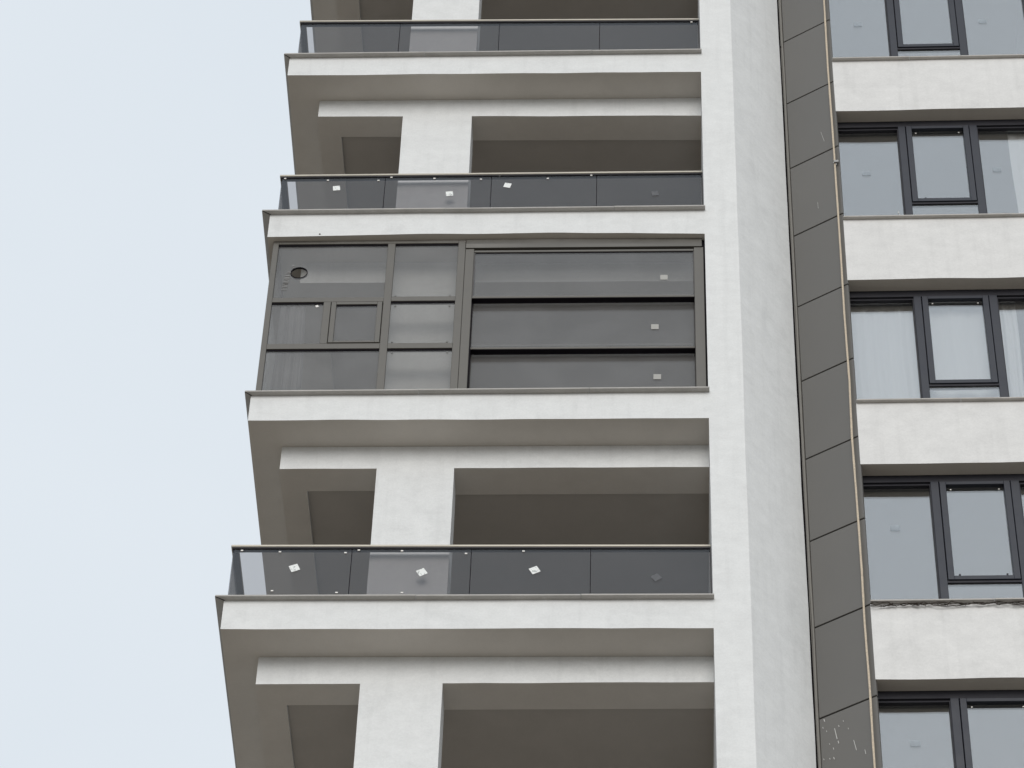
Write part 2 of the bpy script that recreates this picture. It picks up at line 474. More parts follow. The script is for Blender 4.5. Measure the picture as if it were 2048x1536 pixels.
    ret = build('perimeter_beam', mbr, 'white', B)
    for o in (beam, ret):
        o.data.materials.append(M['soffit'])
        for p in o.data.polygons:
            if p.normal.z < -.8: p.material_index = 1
    # inner ceiling, set a little lower than the outer soffit
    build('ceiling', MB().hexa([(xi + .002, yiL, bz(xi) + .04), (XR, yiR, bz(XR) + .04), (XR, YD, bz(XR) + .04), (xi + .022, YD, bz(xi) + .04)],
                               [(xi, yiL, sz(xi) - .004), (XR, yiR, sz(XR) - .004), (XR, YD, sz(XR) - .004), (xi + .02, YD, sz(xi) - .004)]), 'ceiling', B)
    # column under this slab
    if k > -2:
        zb0 = (k - 1) * H - .06
        cb1, cb2 = F[k - 1][10], F[k - 1][11]
        cb1 = c1 + (cb1 - c1) * .5; cb2 = c2 + (cb2 - c2) * .5
        zt_ = (bz(c1) + bz(c2)) / 2
        ncol = 10; ring = []; mbk = MB()
        for i in range(ncol + 1):
            t = i / ncol
            z = zb0 + (zt_ - zb0) * t
            xa = cb1 + (c1 - cb1) * t + nz1(z * 2.1, 31 + k, .006) * (1 - t)
            xz = cb2 + (c2 - cb2) * t + nz1(z * 2.1, 41 + k, .006) * (1 - t)
            za_, zz_ = z + (bz(c1) - zt_) * t, z + (bz(c2) - zt_) * t
            ring.append([(xa, yb, za_), (xz, yb, zz_), (xz, yiR - .004, zz_), (xa, yiR - .004, za_)])
        vs_ = [v for r in ring for v in r]; fs = []
        for i in range(ncol):
            for j in range(4):
                fs.append((i * 4 + j, i * 4 + (j + 1) % 4, (i + 1) * 4 + (j + 1) % 4, (i + 1) * 4 + j))
        fs.append((3, 2, 1, 0)); fs.append(tuple(ncol * 4 + j for j in range(4)))
        mbk.add(vs_, fs)
        build('column', mbk, 'white', B)

ZB, ZT = -Z0, 14.2
# wall behind the balconies, one piece per storey with its door opening filled by a glazed door
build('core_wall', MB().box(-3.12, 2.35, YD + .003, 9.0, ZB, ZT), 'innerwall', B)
# pillar: flat front face and a splayed face running into the notch beside the cladding
GX0, GY0, GX1, GY1 = 2.3984, .6865, 2.949, .3554
npl = 60
mbp = MB()
poly = [(XR, 0), (XP, 0), (2.345, .705), (2.345, YD), (XR, YD)]
ring = []
for i in range(npl + 1):
    z = -8 + (ZT + 8) * i / npl
    jx = nz1(z * .9, 55.5, .007)
    ring.append([(XR, 0, z), (XP + jx, 0, z), (2.345 + nz1(z * 1.1, 66.1, .006), .705, z), (2.345, YD, z), (XR, YD, z)])
ring.insert(0, [(x, y, ZB) for x, y in poly])
vs_ = [v for r in ring for v in r]; fs = []
for i in range(len(ring) - 1):
    for j in range(5):
        fs.append((i * 5 + j, i * 5 + (j + 1) % 5, (i + 1) * 5 + (j + 1) % 5, (i + 1) * 5 + j))
fs.append((4, 3, 2, 1, 0)); fs.append(tuple((len(ring) - 1) * 5 + j for j in range(5)))
mbp.add(vs_, fs)
build('pillar', mbp, 'white', B)

# taupe cladding strip: panels with open joints over a black backing
dx, dy = GX1 - GX0, GY1 - GY0
LN = math.hypot(dx, dy)
dx, dy = dx / LN, dy / LN
nx, ny = dy, -dx                  # outward
def PP(a, off, z): return (GX0 + dx * a + nx * off, GY0 + dy * a + ny * off, z)
def pbox(a0, a1, o0, o1, z0, z1):
    return MB().hexa([PP(a0, o1, z0), PP(a1, o1, z0), PP(a1, o0, z0), PP(a0, o0, z0)], [PP(a0, o1, z1), PP(a1, o1, z1), PP(a1, o0, z1), PP(a0, o0, z1)])
build('cladding_backing', pbox(-.13, LN - .09, -.10, -.045, -5.2, ZT), 'gap', B)
PJ, J0 = 1.2657, 3 * H + 1.0849
panels = {}
for j in range(-3, 12):
    zt_ = J0 - j * PJ
    z1, z0 = zt_ - .010, zt_ - PJ + .010
    a = random.uniform(-.0015, .0015); b = random.uniform(-.0015, .0015)
    mbx = MB().hexa([PP(0, a, z0), PP(LN, b, z0), PP(LN, b - .03, z0), PP(0, a - .03, z0)], [PP(0, b, z1), PP(LN, a, z1), PP(LN, a - .03, z1), PP(0, b - .03, z1)])
    panels[j] = build('cladding_panel', mbx, 'panel', B, bevel=.003)
# trim bead between the splayed render and the panels: a thin strip that bows between its fixings
def bead(a0, wd, o0, o1, s, amp, matn, name):
    mbq = MB(); ring = []
    for i in range(121):
        z = -5 + (ZT + 5) * i / 120
        jj = nz1(z * .8, s, amp)
        ring.append([PP(a0 + jj, o1, z), PP(a0 + wd + jj * .6, o1, z), PP(a0 + wd + jj * .6, o0, z), PP(a0 + jj, o0, z)])
    vs_ = [v for r in ring for v in r]; fs = []
    for i in range(120):
        for j in range(4):
            fs.append((i * 4 + j, i * 4 + (j + 1) % 4, (i + 1) * 4 + (j + 1) % 4, (i + 1) * 4 + j))
    fs.append((3, 2, 1, 0)); fs.append(tuple(120 * 4 + j for j in range(4)))
    mbq.add(vs_, fs)
    build(name, mbq, matn, B)
bead(-.030, .022, -.03, .004, 71.3, .010, 'trim', 'edge_trim')
bead(-.048, .010, -.04, -.012, 81.9, .006, 'trim', 'edge_trim')

# a bolt head left in the notch and a drill hole in a fascia
build('bolt', MB().tube([PP(-.055, -.02, 10.33), PP(-.055, .012, 10.33)], .014, 8), 'gap', B)
build('drill_hole', MB().disc((-2.96, 2 * H - .365), .009, -.004, .004), 'gap', B)

# paint splashes and scratches on the cladding
def streak(j, pts):
    for (a, z, ln, tilt, wd) in pts:
        mbs = MB().hexa([PP(a, .0045, z), PP(a + wd * .75, .0045, z), PP(a + wd * .75, .001, z), PP(a, .001, z)],
                 [PP(a + tilt, .0045, z + ln), PP(a + tilt + wd * .6, .0045, z + ln), PP(a + tilt + wd * .6, .001, z + ln), PP(a + tilt, .001, z + ln)])
        build('paint_splash', mbs, 'splash', panels[j])

# ------------------------------------------------------------------ window wing
TH = -.0106
WC, WS = math.cos(TH), math.sin(TH)
def W(x, d, z): return (GX1 + x * WC - d * WS, GY1 + x * WS + d * WC, z)
def wbox(x0, x1, d0, d1, z0, z1): return MB().box(x0, x1, d0, d1, z0, z1).map(W)
WX = 3.6
ST = {4: (.26, -.785), 3: (.24, -.775), 2: (.285, -.810), 1: (.235, -.752), 0: (.283, -.789), -1: (.26, -.785), -2: (.26, -.785)}
build('wing_wall', wbox(-.02, WX, .72, 8, ZB, -2 * H - .79), 'white2', B)
build('party_wall', wbox(-.10, -.004, .20, 8, -2 * H - .8, ZT), 'room', B)
build('end_wall', wbox(2.48, WX, .0, 6, -2 * H - .75, ZT), 'white2', B)
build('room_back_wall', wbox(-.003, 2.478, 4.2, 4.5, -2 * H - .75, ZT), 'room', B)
for k in sorted(ST):
    zs, zw = ST[k]
    zk = k * H
    n = 20; ring = []; mbw = MB()
    for i in range(n + 1):
        t = i / n; x = .0 + 2.478 * t
        jz = nz1(x * 1.5 + 11, k + 13.7, .012); jy = nz1(x * 1.4 + 5, k + 17.3, .006)
        ring.append([W(x, jy, zk + zw + jz + .006 * t), W(x, jy * .5, zk + zs - .022), W(x, .30, zk + zs - .022), W(x, .30, zk + zw + .006 * t)])
    vs_ = [v for r in ring for v in r]; fs = []
    for i in range(n):
        for j in range(4):
            fs.append((i * 4 + j, (i + 1) * 4 + j, (i + 1) * 4 + (j + 1) % 4, i * 4 + (j + 1) % 4))
    fs.append((0, 1, 2, 3)); fs.append(tuple(n * 4 + j for j in range(4))[::-1])
    mbw.add(vs_, fs)
    sp = build('spandrel', mbw, 'white2', B)
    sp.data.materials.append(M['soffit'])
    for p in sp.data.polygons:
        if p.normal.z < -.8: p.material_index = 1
    xs = [.002, {3: .93, 2: 1.9, 1: 1.12, 0: 1.25}.get(k, 1.1), 2.47]
    for i in range(2):
        jog = random.uniform(-.004, .004)
        build('sill', wbox(xs[i], xs[i + 1] - .004, -.045 + jog, .24, zk + zs - .021, zk + zs), 'sill', sp, bevel=.003)
    build('floor_slab', wbox(-.003, 2.478, .303, 4.198, zk - .45, zk - .02), 'room', B)

# windows: fixed light, top-hung sash over a fixed strip, fixed light
DG = .1616
def make_window(k, label=None, curtain=False):
    zs, _ = ST[k]
    zb = k * H + zs + .002
    zt = (k + 1) * H + ST[k + 1][1] - .001
    m1, m2, m3, m4 = .730, .814, 1.566, 1.656
    fr = MB()
    def fb(x0, x1, z0, z1, d0=DG, d1=DG + .11): fr.box(x0, x1, d0, d1, z0, z1)
    hd = .105
    fb(-.045, .008, zb, zt - hd); fb(2.41, 2.474, zb, zt - hd)   # jambs
    fb(m1, m2, zb, zt - hd); fb(m3, m4, zb, zt - hd)           # mullions
    fb(.008, m1, zb, zb + .02, DG + .04); fb(m2, m3, zb, zb + .02, DG + .015); fb(m4, 2.41, zb, zb + .02, DG + .03)
    zsh = k * H + {3: .70, 2: .775, 1: .695, 0: .757}.get(k, .73)     # sash bottom
    fr.map(W)
    wn = build('window', fr, 'anth', B, label=label, bevel=.003)
    # dark gasket lines; near-black head strip paints the recess shadow
    build('head_shade', wbox(-.003, 2.474, DG + .006, DG + .12, zt - hd, zt), 'anth_in', wn)
    gk = MB()
    gk.box(.008, m1, DG + .03, DG + .10, zt - hd - .028, zt - hd)
    gk.box(m4, 2.41, DG + .03, DG + .10, zt - hd - .028, zt - hd)
    gk.box(m2, m3, DG + .03, DG + .05, zt - hd - .014, zt - hd)
    gk.box(m1 - .010, m1, DG + .012, DG + .10, zb + .02, zt - hd - .028)
    gk.box(m4, m4 + .008, DG + .012, DG + .10, zb + .02, zt - hd - .028)
    gk.box(m2, m3, DG + .004, DG + .07, zsh - .032, zsh - .001)   # transom behind the sash
    gk.map(W)
    build('gasket', gk, 'anth_in', wn)
    ztop = zt - hd
    build('pane', wbox(.010, m1 - .012, DG + .075, DG + .087, zb + .022, ztop - .03), 'win', wn)
    build('pane', wbox(m4 + .010, 2.408, DG + .075, DG + .087, zb + .022, ztop - .03), 'win', wn)
    build('pane', wbox(m2 + .002, m3 - .002, DG + .020, DG + .032, zb + .022, zsh - .034), 'win', wn)
    sa = MB()
    s0, s1, sz0, sz1 = m2 + .008, m3 - .008, zsh, ztop - .016
    fwid = .066
    sa.box(s0, s0 + fwid, DG - .012, DG + .06, sz0, sz1); sa.box(s1 - fwid, s1, DG - .012, DG + .06, sz0, sz1)
    sa.box(s0 + fwid, s1 - fwid, DG - .0115, DG + .04, sz0, sz0 + fwid * .85); sa.box(s0 + fwid, s1 - fwid, DG - .0115, DG + .06, sz1 - .046, sz1)
    sa.map(W)
    build('sash', sa, 'anth', wn, bevel=.003)
    build('pane', wbox(s0 + fwid + .001, s1 - fwid - .001, DG + .040, DG + .052, sz0 + fwid * .85 + .001, sz1 - .047), 'win', wn)
    for xx in (s0 + fwid + .05, s1 - fwid - .05):
        build('spacer', wbox(xx - .008, xx + .008, DG + .033, DG + .039, sz1 - .085, sz1 - .073), 'clip', wn)
    if k in (0, 2):
        for xx in ((s0 + fwid + .06, s1 - fwid - .06) if k == 0 else (s0 + fwid + .09,)):
            build('restrictor', wbox(xx - .010, xx + .010, DG + .030, DG + .039, sz0 + fwid * .85 + .025, sz0 + fwid * .85 + .065), 'anth_in', wn)
    if k == 2:
        for (xx, zz, hh_) in ((.655, .66, .035), (.668, .60, .045), (.655, .50, .02), (.662, .40, .035)):
            build('paint_drip', wbox(xx - .005, xx + .005, DG + .071, DG + .0745, k * H + zz, k * H + zz + hh_), 'splash', wn)
    def res(x, z, s=.05):
        build('faded_label', wbox(x - s, x + s, DG + .0715, DG + .074, k * H + z - s * .8, k * H + z + s * .8), 'residue_win', wn)
    for (x, z) in {3: [(.36, 1.30), (1.89, 1.32)], 2: [(.325, 1.42), (1.84, 1.45)], 0: [(.33, 1.617)], -1: [(.36, 1.668)]}.get(k, []):
        res(x, z)
    return wn
make_window(3); make_window(2, 'dark framed window with a white curtain at its right edge')
make_window(1, 'dark framed window with white sheer curtains drawn behind it')
make_window(0); make_window(-1)

# ------------------------------------------------------------------ curtains
def curtain(x0, x1, z0, z1, d, amp, per, seed, label, matn='curtain', group=None, mapf=W, cat='curtain', name='sheer_curtain', lean=0):
    mbc = MB()
    nxs = max(24, int((x1 - x0) / per * 14)); nzs = 10
    rnd = random.Random(seed)
    ph = [rnd.uniform(0, 6.28) for _ in range(5)]
    vs_ = []
    for th in (0, .003):
        for iz in range(nzs + 1):
            tz = iz / nzs
            for ix in range(nxs + 1):
                t = ix / nxs
                x = x0 + (x1 - x0) * t
                a = amp * (.55 + .45 * (1 - tz))
                dd = a * math.sin(2 * math.pi * x / per + ph[0] + .9 * math.sin(3.1 * x + ph[1])) + a * .5 * math.sin(2 * math.pi * x / (per * .43) + ph[2] + tz)
                xx = x + lean * (1 - tz) * (1 if t > .5 else -1) * abs(t - .5) * 2 + .01 * math.sin(5 * tz + ph[3])
                vs_.append(mapf(xx, d + dd + th, z0 + (z1 - z0) * tz))
    fs = []
    st = nxs + 1; tot = st * (nzs + 1)
    for iz in range(nzs):
        for ix in range(nxs):
            i = iz * st + ix
            fs.append((i, i + 1, i + st + 1, i + st)); fs.append((tot + i, tot + i + st, tot + i + st + 1, tot + i + 1))
    for ix in range(nxs):
        fs.append((ix, tot + ix, tot + ix + 1, ix + 1))
        i = nzs * st + ix
        fs.append((i, i + 1, tot + i + 1, tot + i))
    mbc.add(vs_, fs)
    org = mapf((x0 + x1) / 2, d, z0)
    return tag(build(name, mbc, matn, smooth=True, origin=org), label, cat, group)
curtain(-.002, .80, H + .05, H + 2.30, .325, .016, .23, 1, 'white sheer curtain filling the left pane of the curtained window')
curtain(.83, 1.60, H + .05, H + 2.30, .325, .014, .31, 2, 'white sheer curtain behind the middle sash of the curtained window')
curtain(1.66, 1.86, H + .05, H + 2.30, .325, .022, .12, 3, 'narrow white sheer curtain gathered in the right pane of the curtained window')
curtain(2.03, 2.40, 2 * H + .1, 2 * H + 2.30, .30, .012, .22, 4, 'white curtain strip at the right edge of the window above the curtained one')

# ------------------------------------------------------------------ smoked glass railings
YRL = .285
def sticker(par, x, z, y, s, ang, matn, name='sticker'):
    c, sn = math.cos(math.radians(ang)), math.sin(math.radians(ang))
    q = [(-s, -s), (s, -s), (s, s), (-s, s)]
    pts = [(x + a * c - b * sn, z + a * sn + b * c) for a, b in q]
    mb = MB().add([(px, y, pz) for px, pz in pts] + [(px, y + .0015, pz) for px, pz in pts],
                  [(0, 1, 2, 3), (7, 6, 5, 4), (0, 4, 5, 1), (1, 5, 6, 2), (2, 6, 7, 3), (3, 7, 4, 0)])
    return build(name, mb, matn, par)

def railing(k, xl, zl, zr, joints, stickers, clips, label, back=2.9):
    zk = k * H
    z0 = zk + F[k][3]
    R = empty('glass_railing', (xl, YRL, z0), label, 'railing', 'smoked glass balcony railings')
    xr = XR - .004
    zt = lambda x: zk + zl + (zr - zl) * (x - xl) / (xr - xl)
    hh = .030
    # handrail: pale cap over a black glazing channel
    def rail(x0, x1, y0, y1, up, dn):
        return MB().hexa([(x0, y0, zt(x0) - dn), (x1, y0, zt(x1) - dn), (x1, y1, zt(x1) - dn), (x0, y1, zt(x0) - dn)], [(x0, y0, zt(x0) - up), (x1, y0, zt(x1) - up), (x1, y1, zt(x1) - up), (x0, y1, zt(x0) - up)])
    hr = build('handrail', rail(xl, xr, YRL - .022, YRL + .055, 0, hh), 'champagne', R, bevel=.004)
    build('glazing_channel', rail(xl + .012, xr, YRL - .013, YRL + .050, hh + .0005, hh + .014), 'rail_dk', hr)
    zz = zt(xl)
    hr2 = build('handrail', MB().box(xl + .001, xl + .078, YRL + .056, back, zz - hh, zz - .001), 'champagne', R, bevel=.004)
    build('glazing_channel', MB().box(xl + .012, xl + .070, YRL + .058, back, zz - hh - .014, zz - hh - .0005), 'rail_dk', hr2)
    build('bottom_rail', MB().box(xl + .01, xr, YRL - .02, YRL + .035, z0 + .001, z0 + .055), 'champagne', R)
    build('bottom_rail', MB().box(xl + .01, xl + .06, YRL + .036, back, z0 + .001, z0 + .055), 'champagne', R)
    # corner and end posts are slim black profiles
    build('end_profile', MB().box(xr - .012, xr, YRL - .008, YRL + .03, z0 + .056, zt(xr) - hh - .015), 'rail_dk', R)
    edges = [xl + .022] + joints + [xr - .013]
    gp = []
    for a, b in zip(edges, edges[1:]):
        a2, b2 = a + .004, b - .004
        zt2 = lambda x: zt(x) - hh - .006
        mbg = MB().hexa([(a2, YRL, z0 + .02), (b2, YRL, z0 + .02), (b2, YRL + .012, z0 + .02), (a2, YRL + .012, z0 + .02)], [(a2, YRL, zt2(a2)), (b2, YRL, zt2(b2)), (b2, YRL + .012, zt2(b2)), (a2, YRL + .012, zt2(a2))])
        gp.append(build('glass_panel', mbg, 'smoke', R))
    for x in joints:
        build('joint_seal', MB().box(x - .0035, x + .0035, YRL + .001, YRL + .011, z0 + .056, zt(x) - hh - .015), 'gap', R)
    for y0, y1 in ((YRL + .02, 1.55), (1.56, back)):
        gp.append(build('glass_panel', MB().box(xl + .02, xl + .032, y0, y1, z0 + .02, zz - hh - .006), 'smoke', R))
    for (x, z, s, ang, mt) in stickers:
        i = max(0, min(3, sum(x > j for j in joints)))
        sticker(gp[i], x, zk + z, YRL - .002, s, ang, mt)
    for (x, z) in clips:
        build('clip', MB().box(x - .013, x + .013, YRL - .010, YRL - .001, zk + z - .009, zk + z + .009), 'clip', R, bevel=.002)
    return R
railing(0, -3.570, 1.072, 1.045, [-2.320, -1.093, .130],
        [(-2.897, .744, .047, 23, 'paper'), (-1.589, .675, .045, 30, 'paper'), (-.438, .698, .046, 28, 'paper'), (.799, .585, .042, 35, 'residue_dk')],
        [(-3.456, .998), (-3.062, .976), (-2.386, .959), (-2.25, .996), (-1.806, .983), (-1.147, .94), (-.558, .971), (-3.1, .407), (-2.442, .378), (-1.776, .374)],
        'smoked glass railing below the glazed balcony, lowest in the photo, with three tilted white stickers')
railing(2, -3.538, 1.073, 1.085, [-2.309, -1.078, .138],
        [(-2.867, .836, .041, 6, 'paper'), (-1.555, .716, .041, 7, 'paper'), (-.89, .863, .040, -14, 'paper'), (.809, .688, .038, 10, 'residue_dk')],
        [(-3.475, 1.018), (-2.975, .978), (-2.388, .967), (-2.24, 1.024), (-1.74, .997), (-1.2, .974), (-.984, 1.044), (-.426, .979), (.076, 1.031)],
        'smoked glass railing just above the glazed balcony with small white stickers and clips')
railing(3, -3.530, 1.055, 1.015, [-2.290, -1.075, .148], [], [(1.267, .955)],
        'topmost smoked glass railing in the photo, without white stickers')

# ------------------------------------------------------------------ glazed-in balcony
YE = .066
zc = H + F[1][3]                              # on the coping
zc0 = H + F[1][2]
E = empty('balcony_glazing', (-1.0, YE, zc), 'bronze framed glazing with smoked panes closing in one balcony', 'balcony glazing')
ztp = 2 * H - .404                            # soffit above
zt_e = ztp - .004
zb_e = zc0 + .002
T = .05
XL_E, XR_E = -3.482, 1.345
xA0, xA1, xB0, xB1, xB2 = -2.188, -2.104, -1.397, -1.312, -1.216
t1a, t1b, t2a, t2b = H + 1.625, H + 1.702, H + .832, H + .920
def ebox(name, x0, x1, z0, z1, y0=0, y1=T, matn='bronze', par=None, bevel=.003):
    return build(name, MB().box(x0, x1, YE + y0, YE + y1, z0, z1), matn, par or E, bevel=bevel)
ebox('corner_post', XL_E, XL_E + .062, zb_e, zt_e)
ebox('post', xB0, xB1 - .003, zb_e, zt_e)
ebox('head_rail', XL_E + .062, xB0, H + 2.640, zt_e)
ebox('mullion', xA0, xA1, zb_e, H + 2.640)
ebox('transom', XL_E + .062, xA0, t1a, t1b); ebox('transom', xA1, xB0, t1a + .008, t1b + .008)
ebox('transom', XL_E + .062, xA0, t2a, t2b); ebox('transom', xA1, xB0, t2a, t2b)
ebox('bottom_rail', XL_E + .062, xA0, zb_e, zb_e + .06); ebox('bottom_rail', xA1, xB0, zb_e, zb_e + .06)
ebox('mullion', -2.845, -2.765, t2b, t1a)
def pane(x0, x1, z0, z1, y=.022, par=None):
    return build('pane', MB().box(x0 + .002, x1 - .002, YE + y, YE + y + .010, z0 + .002, z1 - .002), 'encl', par or E)
def shadow_gap(x0, x1, z):
    return build('gasket', MB().box(x0 + .001, x1 - .001, YE + .012, YE + .045, z - .016, z - .001), 'gap', E)
# upper left pane with a round flue hole cut in it
hx, hz, hr_ = -3.160, H + 2.160, .088
px0, px1, pz0, pz1 = XL_E + .064, xA0 - .002, t1b + .002, H + 2.622
NH = 48
vs_ = []
def rim(a):
    c, s = math.cos(a), math.sin(a)
    tx = ((px1 - hx) / c if c > 1e-6 else (px0 - hx) / c if c < -1e-6 else 1e9)
    tz = ((pz1 - hz) / s if s > 1e-6 else (pz0 - hz) / s if s < -1e-6 else 1e9)
    t = min(tx, tz)
    return hx + c * t, hz + s * t
angs = [2 * math.pi * i / NH for i in range(NH)] + [math.atan2(z - hz, x - hx) % (2 * math.pi) for x in (px0, px1) for z in (pz0, pz1)]
angs = sorted(angs); na = len(angs)
for y in (YE + .022, YE + .032):
    for a in angs: vs_.append((hx + hr_ * math.cos(a), y, hz + hr_ * math.sin(a)))
    for a in angs:
        rx, rz = rim(a); vs_.append((rx, y, rz))
fs = []
for i in range(na):
    j = (i + 1) % na
    fs += [(i, j, na + j, na + i), (2 * na + i, 3 * na + i, 3 * na + j, 2 * na + j), (i, 2 * na + i, 2 * na + j, j), (na + i, na + j, 3 * na + j, 3 * na + i)]
pane_h = build('pane', MB().add(vs_, fs), 'encl', E, label='upper left pane with a round hole cut in it')
# dark edge ring of the hole
vs_ = []; fs = []
for y, r in ((YE + .018, hr_), (YE + .018, hr_ + .008), (YE + .040, hr_), (YE + .040, hr_ + .008)):
    vs_ += [(hx + r * math.cos(2 * math.pi * i / 40), y, hz + r * math.sin(2 * math.pi * i / 40)) for i in range(40)]
for i in range(40):
    j = (i + 1) % 40
    fs += [(i, j, 40 + j, 40 + i), (80 + i, 120 + i, 120 + j, 80 + j), (i, 80 + i, 80 + j, j), (40 + i, 40 + j, 120 + j, 120 + i)]
build('hole_rim', MB().add(vs_, fs), 'gap', pane_h)
# pale marker handwriting running up beside the hole
def stroke(mb, pts, r=.004):
    mb.tube([(x, YE + .019, z) for x, z in pts], r, 5)
mbk = MB()
X0, ZZ = -3.335, H + 1.86
rk = random.Random(5)
for ch in range(7):
    zc_ = ZZ + ch * .048
    kind = [0, 1, 2, 1, 3, 0, 1][ch]
    x0, x1 = X0 + ch * .004, X0 + .06 + ch * .004
    if kind == 0: stroke(mbk, [(x0, zc_), (x1, zc_ + .01)])
    elif kind == 1: stroke(mbk, [(x0, zc_), (x1 - .01, zc_ + .004), (x1, zc_ + .02), (x0 + .02, zc_ + .03)])
    elif kind == 2: stroke(mbk, [(x0, zc_), (x1, zc_ + .012), (x0, zc_ + .02), (x1, zc_ + .034)])
    else: stroke(mbk, [(x0, zc_), (x1, zc_)]); stroke(mbk, [(x0 + .005, zc_ + .018), (x1, zc_ + .018)])
stroke(mbk, [(-3.245, H + 2.27), (-3.235, H + 2.30), (-3.225, H + 2.272)]); stroke(mbk, [(-3.232, H + 2.245), (-3.226, H + 2.249)], .006)
build('handwriting', mbk, 'marker', pane_h)

shadow_gap(XL_E + .062, xA0, H + 2.640); shadow_gap(xA1, xB0, H + 2.640)
pane(xA1, xB0, t1b + .008, H + 2.624)
pl = pane(XL_E + .062, -2.845, t2b, t1a - .016); shadow_gap(XL_E + .062, -2.845, t1a)
sticker(pl, -2.918, H + 1.575, YE + .019, .016, 30, 'clip', 'tape')
pane(xA1, xB0, t2b, t1a + .008 - .016); shadow_gap(xA1, xB0, t1a + .008)
pane(XL_E + .062, xA0, zb_e + .06, t2a - .016); shadow_gap(XL_E + .062, xA0, t2a)
pane(xA1, xB0, zb_e + .06, t2a - .016); shadow_gap(xA1, xB0, t2a)
# small vent sash
vsx0, vsx1, vz0, vz1 = -2.757, -2.196, t2b + .004, t1a - .012
shadow_gap(-2.765, xA0, t1a)
mbv = MB()
fw_ = .055
for (a, b, c, d) in ((vsx0, vsx0 + fw_, vz0, vz1), (vsx1 - fw_, vsx1, vz0, vz1), (vsx0 + fw_, vsx1 - fw_, vz0, vz0 + .03), (vsx0 + fw_, vsx1 - fw_, vz1 - fw_ * .8, vz1)):
    mbv.box(a, b, YE - .010, YE + .04, c, d)
vent = build('vent_sash', mbv, 'bronze', E, bevel=.003)
build('gasket', MB().box(vsx0 + fw_, vsx1 - fw_, YE + .002, YE + .035, vz1 - fw_ * .8 - .018, vz1 - fw_ * .8 - .001), 'gap', vent)
pane(vsx0 + fw_, vsx1 - fw_, vz0 + .03, vz1 - fw_ * .8 - .018, .006, vent)
# bolts near the corners of the narrow panes
for (x, z) in ((-2.06, 1.74), (-1.46, 1.74), (-2.055, 1.565), (-1.455, 1.565), (-2.06, .955), (-1.46, .955), (-2.05, .775), (-1.45, .78)):
    build('glazing_bolt', MB().disc((x, H + z), .011, YE + .014, YE + .0215), 'bolt', E)
# vertical sliding sashes on the right: the top one outermost, the others stepping inwards
ebox('side_channel', xB1, xB2, zb_e, H + 2.535)
build('channel_lip', MB().box(xB2, xB2 + .010, YE + .055, YE + .23, zb_e, H + 2.52), 'gap', E)
mbc = MB().box(xB1, xB2, YE + T + .001, YE + .24, zb_e, H + 2.535); build('side_channel', mbc, 'bronze_dk', E)
ebox('side_channel', 1.238, XR_E, zb_e, H + 2.535)
build('side_channel', MB().box(1.246, XR_E, YE + T + .001, YE + .24, zb_e, H + 2.535), 'bronze_dk', E)
# header box with a slightly uneven, dented front
nh = 26; ring = []; mbh = MB()
for i in range(nh + 1):
    x = xB1 + .004 + (1.328 - xB1 - .004) * i / nh
    j = .010 * noise.noise(Vector((x * 1.1, 4.2, 1.7))); j2 = .012 * noise.noise(Vector((x * .9, 9.2, 3.7)))
    ring.append([(x, YE - .012, H + 2.538), (x, YE - .014 + j, H + 2.595 + j2), (x, YE - .004, zt_e), (x, YE + .22, zt_e), (x, YE + .22, H + 2.538)])
vs_ = [v for r in ring for v in r]; fs = []
for i in range(nh):
    for j in range(5): fs.append((i * 5 + j, (i + 1) * 5 + j, (i + 1) * 5 + (j + 1) % 5, i * 5 + (j + 1) % 5))
fs.append((0, 1, 2, 3, 4)); fs.append(tuple(nh * 5 + j for j in range(5))[::-1])
build('header_box', mbh.add(vs_, fs), 'bronze', E)
build('end_seal', MB().box(1.3285, XR - .003, YE + .03, YE + .2, zb_e, zt_e), 'gap', E)
def slide(y, ztop, zbot, fixed=False):
    s = build('sliding_sash', MB().box(xB2 + .002, 1.237, YE + y - .006, YE + y + .034, zbot, zbot + .034), 'bronze', E, bevel=.003)
    tr = MB().box(xB2 + .002, 1.237, YE + y - .006, YE + y + .034, ztop - .034, ztop)
    build('top_rail', tr, 'bronze', s, bevel=.003)
    build('gasket', MB().box(xB2 + .004, 1.236, YE + y + .002, YE + y + .03, ztop - .046, ztop - .0345), 'gap', s)
    for a, b in ((xB2 + .002, xB2 + .014), (1.229, 1.237)):
        build('stile', MB().box(a, b, YE + y - .004, YE + y + .03, zbot + .034, ztop - .046), 'bronze_dk', s)
    p = build('pane', MB().box(xB2 + .015, 1.228, YE + y + .006, YE + y + .016, zbot + .035, ztop - .047), 'encl', s)
    build('underside', MB().box(xB2 + .003, 1.2365, YE + y - .002, YE + y + .072, zbot - .006, zbot - .0005), 'gap', s)  # black plate stands in for the shadow between stacked sashes
    return p
p1 = slide(.008, H + 2.508, H + 1.674)
p2 = slide(.090, H + 1.82, H + .905)
p3 = slide(.172, H + 1.08, H + .035)
sticker(p1, .903, H + 2.022, YE + .010, .041, 0, 'paper_w')
sticker(p2, .800, H + 1.273, YE + .092, .041, 0, 'paper_w')
sticker(p3, .822, H + .535, YE + .174, .041, -1, 'paper_w')
# side return of the glazing along the left edge of the balcony
for y0, y1 in ((.12, 1.40), (1.46, 2.75)):
    build('pane', MB().box(XL_E + .02, XL_E + .030, y0, y1, zb_e + .06, zt_e - .05), 'encl', E)
build('post', MB().box(XL_E, XL_E + .06, 1.40, 1.46, zb_e, zt_e), 'bronze', E)
build('bottom_rail', MB().box(XL_E + .004, XL_E + .052, .1165, 2.98, zb_e, zb_e + .058), 'bronze', E)
build('head_rail', MB().box(XL_E + .004, XL_E + .052, .1165, 2.98, zt_e - .048, zt_e), 'bronze', E)

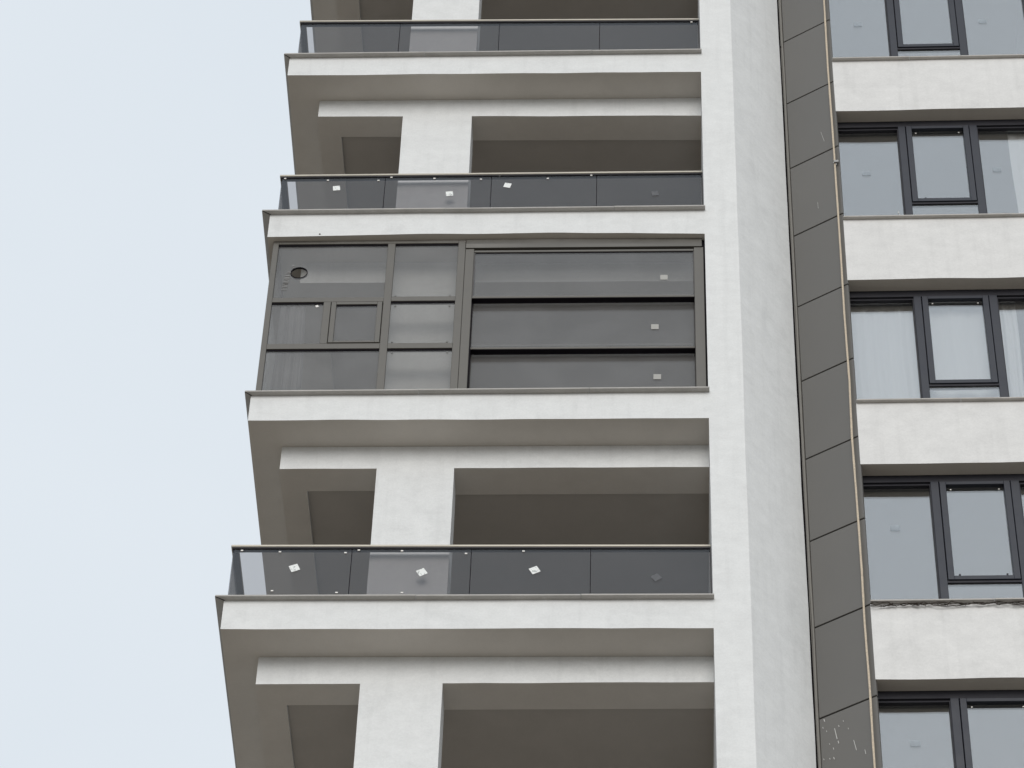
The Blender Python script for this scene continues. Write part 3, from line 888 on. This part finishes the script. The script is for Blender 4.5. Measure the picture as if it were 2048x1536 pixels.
I3 = lambda x, d, z: (x, d, z)
curtain(-3.40, -3.12, H + .10, H + 2.2, .62, .030, .11, 9, 'grey sheet hanging behind the left panes of the glazed balcony', 'sheet', None, I3, 'curtain', 'hanging_sheet', .05)

# ------------------------------------------------------------------ rope, clamp, twigs
rp = empty('hanging_rope', (2.89, .355, -4.5), 'thin tan rope hanging down in front of the taupe cladding panels', 'rope')
pts = []
KN = [(14.0, 2.897, .348), (10.79, 2.901, .349), (9.35, 2.892, .355), (7.79, 2.897, .352), (7.24, 2.896, .352), (6.06, 2.894, .353), (4.8, 2.889, .356), (3.68, 2.894, .354), (2.82, 2.881, .361), (1.78, 2.886, .358), (.75, 2.888, .357), (.08, 2.881, .361), (-.82, 2.887, .358), (-1.87, 2.883, .360), (-4.5, 2.88, .36)]
for (za, xa, ya), (zb2, xb2, yb2) in zip(KN, KN[1:]):
    for i in range(10):
        t = i / 10
        pts.append((xa + (xb2 - xa) * t + random.uniform(-.0008, .0008), ya + (yb2 - ya) * t, za + (zb2 - za) * t))
pts.append((2.88, .36, -4.5))
build('strand', MB().tube(pts, [.0115 + random.uniform(-.001, .001) for _ in pts], 8), 'rope', rp, smooth=True)
mbq = MB().box(2.885, 2.935, .320, .345, 7.50, 7.535).tube([(2.875, .335, 7.49), (2.90, .33, 7.52), (2.93, .335, 7.55), (2.945, .34, 7.52)], .008, 6).tube([(2.91, .335, 7.535), (2.91, .345, 7.47)], .007, 6)
build('clamp', mbq, 'steel', rp, bevel=.002)

mbt = MB()
rt = random.Random(21)
zs0 = ST[0][0] - .05
for strand in range(3):
    x = .0; pts = []; ph = rt.uniform(0, 6)
    while x < 2.3:
        pts.append(W(x, -.030 + rt.uniform(-.012, .012), zs0 + .014 * math.sin(x * 9 + ph) + rt.uniform(-.014, .014) - .008 * strand))
        x += rt.uniform(.025, .06)
    mbt.tube(pts, [rt.uniform(.003, .006) for _ in pts], 5)
for i in range(42):
    x = rt.uniform(.0, 2.3)
    z = zs0 + rt.uniform(-.02, .012)
    l = rt.uniform(.025, .075); a = rt.uniform(-1.2, 1.2)
    mbt.tube([W(x, -.03, z), W(x + l * .5 * math.sin(a), -.035, z - l * .35 * math.cos(a)), W(x + l * math.sin(a), -.03 + rt.uniform(-.01, .01), z - l * .6 * math.cos(a) * rt.choice((1, 1, -.4)))], [.005, .004, .003], 5)
tag(build('twig_tangle', mbt, 'twig', origin=W(1.1, -.03, zs0 - .05)), 'tangled dark brown twigs strung under a stone window sill', 'twigs')

streak(9, [(.181, -1.369, .151, -.02, .009), (.385, -1.615, .142, -.023, .007), (.483, -1.711, .06, -.007, .007), (.056, -1.075, .037, -.008, .010), (.196, -1.434, .036, -.005, .010),
           (.138, -1.488, .026, -.003, .008), (.139, -1.619, .032, -.007, .010), (.035, -1.16, .021, -.003, .008), (.074, -1.222, .018, -.003, .007), (.211, -1.219, .02, -.005, .009),
           (.098, -1.403, .015, -.004, .008), (.313, -1.301, .018, -.003, .006), (.263, -1.177, .018, -.002, .006), (.093, -1.597, .018, -.005, .008), (.027, -1.574, .018, -.004, .008)])
streak(1, [(.466, 8.058, .20, -.035, .004)])
streak(2, [(.335, 6.874, .117, -.003, .003)])
